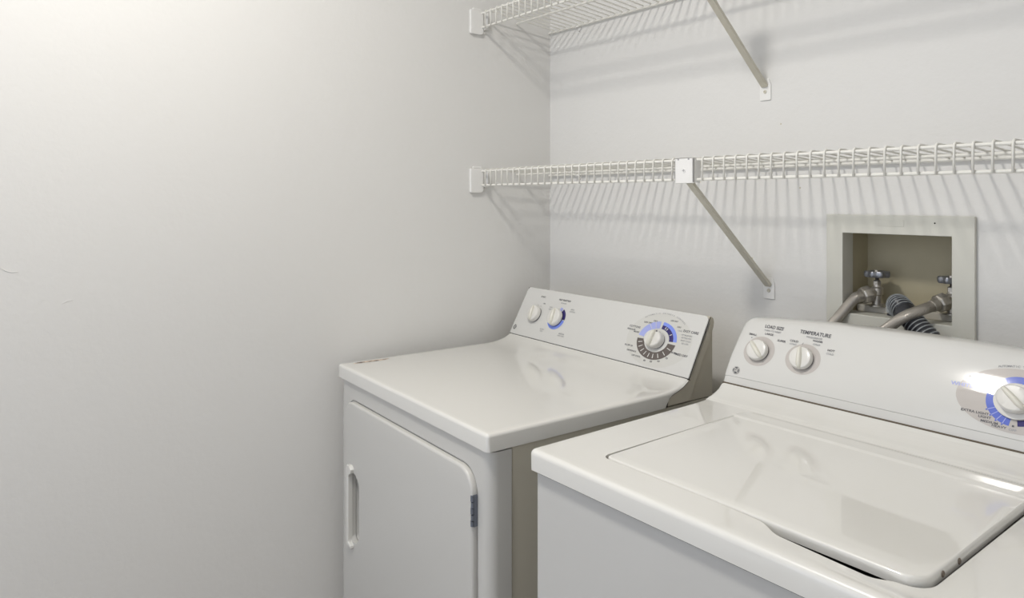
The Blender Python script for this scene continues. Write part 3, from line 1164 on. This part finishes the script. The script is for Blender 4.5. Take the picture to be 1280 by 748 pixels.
# ================================================================== SUPPLY BOX
supply = thing('supply_box', 'beige recessed wall box with square frame around the water valves behind the washing machine', 'utility box', (1.0785, 0, 1.088))
BX, BZ = 1.0785, 1.088
OX0, OX1, OZ0, OZ1 = 0.9709, 1.1860, 1.0886, 1.2624


def bmr(bm):
    bmesh.ops.translate(bm, verts=bm.verts, vec=(-BX, 0, -BZ))
    return bm


bm = bmesh.new()
outer = [(0.9345, 1.040), (1.2262, 1.040), (1.2262, 1.3022), (0.9345, 1.3022)]
inner = [(OX0, OZ0), (OX1, OZ0), (OX1, OZ1), (OX0, OZ1)]
yF, yB = -0.0100, -0.0004
fo = [bm.verts.new((p[0], yF, p[1])) for p in outer]
fi = [bm.verts.new((p[0], yF, p[1])) for p in inner]
bo = [bm.verts.new((p[0], yB, p[1])) for p in outer]
bi = [bm.verts.new((p[0], 0.038, p[1])) for p in inner]
b2 = [bm.verts.new((p[0] + (-.003 if p[0] < 1.0 else .003), 0.038, p[1] + (-.003 if p[1] < 1.1 else .003))) for p in inner]
b3 = [bm.verts.new((v.co.x, yB, v.co.z)) for v in b2]
for k in range(4):
    j = (k + 1) % 4
    bm.faces.new((fo[k], fo[j], fi[j], fi[k]))
    bm.faces.new((fi[k], fi[j], bi[j], bi[k]))
    bm.faces.new((bi[k], bi[j], b2[j], b2[k]))
    bm.faces.new((b2[k], b2[j], b3[j], b3[k]))
    bm.faces.new((b3[k], b3[j], bo[j], bo[k]))
    bm.faces.new((bo[k], bo[j], fo[j], fo[k]))
fr = obj('frame', bmr(bm), M_BOX, supply, bevel=0.0015, seg=2)
bm = bmesh.new()
add_lathe(bm, [(0.0016, 0), (0.0012, 0.0005), (0, 0.0005)], Matrix.Translation((1.156, yF, 1.288)) @ Matrix.Rotation(pi / 2, 4, 'X'), 10)
obj('pinhole', bmr(bm), M_GAP, fr)
obj('moulded_plate', bmr(box(1.045, 1.098, yF - 0.0008, yF + 0.001, 1.279, 1.293)), M_BOX, fr, bevel=0.0005, seg=1)
# tub
bm = bmesh.new()
TX0, TX1, TZ0, TZ1, TY = OX0 - 0.003, OX1 + 0.003, OZ0 - 0.0035, OZ1 + 0.003, 0.104
f_ = [bm.verts.new((x, 0.0385, z)) for x, z in ((TX0, TZ0), (TX1, TZ0), (TX1, TZ1), (TX0, TZ1))]
k_ = [bm.verts.new((x, TY, z)) for x, z in ((TX0 + .004, TZ0 + 0.0), (TX1 - .004, TZ0 + 0.0), (TX1 - .004, TZ1), (TX0 + .004, TZ1))]
for k in range(4):
    j = (k + 1) % 4
    bm.faces.new((f_[k], f_[j], k_[j], k_[k]))
bm.faces.new(k_)
bmesh.ops.recalc_face_normals(bm, faces=bm.faces)
me = bpy.data.meshes.new('tub')
bmr(bm).to_mesh(me)
bm.free()
tubo = link('tub', me, M_TUB, supply)
sol = tubo.modifiers.new('sol', 'SOLIDIFY')
sol.thickness = 0.002
sol.offset = 0
# cream valve ledge inside
bm = bmesh.new()
add_box(bm, TX0 + .004, TX1 - .004, 0.052, 0.101, TZ0 + 0.001, 1.1020)
obj('valve_ledge', bmr(bm), mat('cream_ledge', (0.66, 0.63, 0.56), 0.55, vary=0.15, vscale=35), supply, bevel=0.002, seg=2)


# valves
def valve(x, label, tilt):
    y = 0.050
    zb = 1.1020
    root = thing('water_valve', label, 'valve', (x, y, zb), 0)
    bm = bmesh.new()
    add_lathe(bm, [(0, 0), (0.017, 0), (0.017, 0.003), (0.010, 0.004), (0.010, 0.024), (0.0125, 0.026), (0.0125, 0.040), (0.0085, 0.043), (0.0080, 0.047), (0, 0.047)], Matrix.Identity(4), 20)
    # side outlet toward the room, angled down
    d = Vector((tilt, -0.85, -0.25)).normalized()
    Mo = d.to_track_quat('Z', 'Y').to_matrix().to_4x4()
    Mo.translation = Vector((0, 0, 0.032))
    add_lathe(bm, [(0, 0), (0.0105, 0), (0.0105, 0.020), (0.0115, 0.022), (0, 0.022)], Mo, 20)
    body = obj('valve_body', bm, M_BRASS, root, smooth=True, angle=30)
    bm = bmesh.new()
    add_lathe(bm, [(0, 0.046), (0.0085, 0.046), (0.0085, 0.0545), (0.006, 0.057), (0, 0.057)], Matrix.Identity(4), 6)
    obj('packing_nut', bm, M_BRASS, root)
    bm = bmesh.new()
    add_lathe(bm, [(0, 0.054), (0.0036, 0.054), (0.0036, 0.066), (0, 0.066)], Matrix.Identity(4), 12)
    obj('stem', bm, M_DARK, root)
    # scalloped handwheel
    bm = bmesh.new()
    n = 56
    rows = []
    for (f, z) in ((0.30, 0.0625), (0.62, 0.0605), (0.93, 0.0605), (1.0, 0.0645), (1.0, 0.0695), (0.93, 0.0730), (0.62, 0.0715), (0.30, 0.0685)):
        row = []
        for k in range(n):
            a = 2 * pi * k / n
            rr = 0.0255 * (1 + 0.075 * cos(8 * a) * (f > 0.6)) * f
            row.append(bm.verts.new((rr * cos(a), rr * sin(a), z + 0.0035)))
        rows.append(row)
    for a_, b_ in zip(rows, rows[1:]):
        for k in range(n):
            bm.faces.new((a_[k], a_[(k + 1) % n], b_[(k + 1) % n], b_[k]))
    bm.faces.new(rows[0][::-1])
    bm.faces.new(rows[-1])
    wh = obj('handwheel', bm, M_WHEEL, root, smooth=True, angle=40)
    bm = bmesh.new()
    add_lathe(bm, [(0, 0.070), (0.006, 0.070), (0.005, 0.0790), (0, 0.0795)], Matrix.Identity(4), 6)
    obj('wheel_screw', bm, M_BRASS, wh)
    # hose coupling nut
    bm = bmesh.new()
    Mo2 = Mo.copy()
    prof = [(0, 0.0175), (0.0175, 0.0175), (0.0190, 0.020), (0.0190, 0.033), (0.0165, 0.0365), (0.0125, 0.038), (0, 0.038)]
    add_lathe(bm, prof, Mo2, 8)
    obj('coupling_nut', bm, M_BRASS, root, bevel=0.0008, seg=2)
    root['d'] = 0
    del root['d']
    p0 = Vector((x, y, zb + 0.032)) + d * 0.0385
    return p0, d


def hose(p0, d, pts, label, r=0.0108):
    root = thing('supply_hose', label, 'hose', p0)
    P = [p0, p0 + d * 0.015] + [Vector(q) for q in pts]
    path = [q - p0 for q in spline(P, 10)]
    obj('braided_hose', tube(path, r, 18), M_BRAID, root, smooth=True)
    bm = bmesh.new()
    Mo = d.to_track_quat('Z', 'Y').to_matrix().to_4x4()
    add_lathe(bm, [(0, 0.0002), (0.0122, 0.0002), (0.0124, 0.004), (0.0120, 0.013), (0.0108, 0.0138), (0, 0.0138)], Mo, 20)
    obj('ferrule', bm, M_BRASS, root, smooth=True, angle=40)


p0, d0 = valve(1.0175, 'tarnished left water valve with scalloped round handwheel inside the wall box', -0.52)
hose(p0, d0, [(0.9740, -0.016, 1.0900), (0.9590, -0.034, 1.0620), (0.951, -0.043, 1.038), (0.948, -0.047, 1.010), (0.948, -0.050, 0.93), (0.955, -0.050, 0.80)], 'left braided steel hose curving down from the left valve behind the washing machine')
p1, d1 = valve(1.1650, 'tarnished right water valve half hidden by the right edge of the wall box frame', -0.38)
hose(p1, d1, [(1.1400, -0.030, 1.1165), (1.1215, -0.062, 1.1042), (1.1015, -0.075, 1.0855), (1.0802, -0.080, 1.0600), (1.070, -0.082, 1.015), (1.068, -0.082, 0.93), (1.07, -0.080, 0.80)], 'right braided steel hose crossing in front of the black drain hose')

# drain hose: black corrugated, out of the box and down behind the washer
dh = thing('drain_hose', 'black corrugated drain hose with worn pale ridges hooked into the middle of the wall box', 'hose', (1.0655, 0.040, 1.0895))
offd = Vector((1.0655, 0.040, 1.0895))
path = spline([(1.0655, 0.040, 1.0895), (1.0670, 0.036, 1.103), (1.0760, 0.015, 1.1155), (1.0945, -0.010, 1.1120), (1.1172, -0.030, 1.0975), (1.1428, -0.042, 1.0781), (1.1676, -0.050, 1.0574), (1.185, -0.052, 1.030), (1.196, -0.052, 0.98), (1.200, -0.052, 0.90), (1.20, -0.052, 0.80)], 14)
# resample by arc length
acc = [0.0]
for a_, b_ in zip(path, path[1:]):
    acc.append(acc[-1] + (b_ - a_).length)


def at_len(s):
    for i in range(len(acc) - 1):
        if s <= acc[i + 1]:
            t = (s - acc[i]) / max(1e-9, acc[i + 1] - acc[i])
            return path[i].lerp(path[i + 1], t)
    return path[-1]


tot = acc[-1]
per = 0.0082
pts, rad = [], []
s = 0.0
while s < tot - 0.001:
    pts.append(at_len(s) - offd)
    ph = (s / per) % 1.0
    smooth_cuff = 0.086 < s < 0.118
    if smooth_cuff:
        rad.append(0.0208)
    else:
        rad.append(0.0182 + 0.0034 * (0.5 + 0.5 * cos(2 * pi * ph)) ** 0.8)
    s += per / 6
obj('corrugated_tube', tube([tuple(p) for p in pts], 0.018, 24, radii=rad), M_CORR, dh, smooth=True, angle=80)
# pale worn ridges
bmw = bmesh.new()
k = 1
while k * per < 0.26:
    s = k * per
    if not (0.083 < s < 0.120):
        c = at_len(s)
        t = (at_len(s + 0.002) - at_len(s - 0.002)).normalized()
        up = t.orthogonal().normalized()
        sd_ = t.cross(up)
        loop = [c - offd + (up * cos(2 * pi * q / 24) + sd_ * sin(2 * pi * q / 24)) * 0.0213 for q in range(25)]
        rings_ = add_tube(bmw, loop, 0.0011, 5, caps=False)
    k += 1
rg = obj('worn_ridge', bmw, M_CORRW, dh, smooth=True)
rg['kind'] = 'stuff'
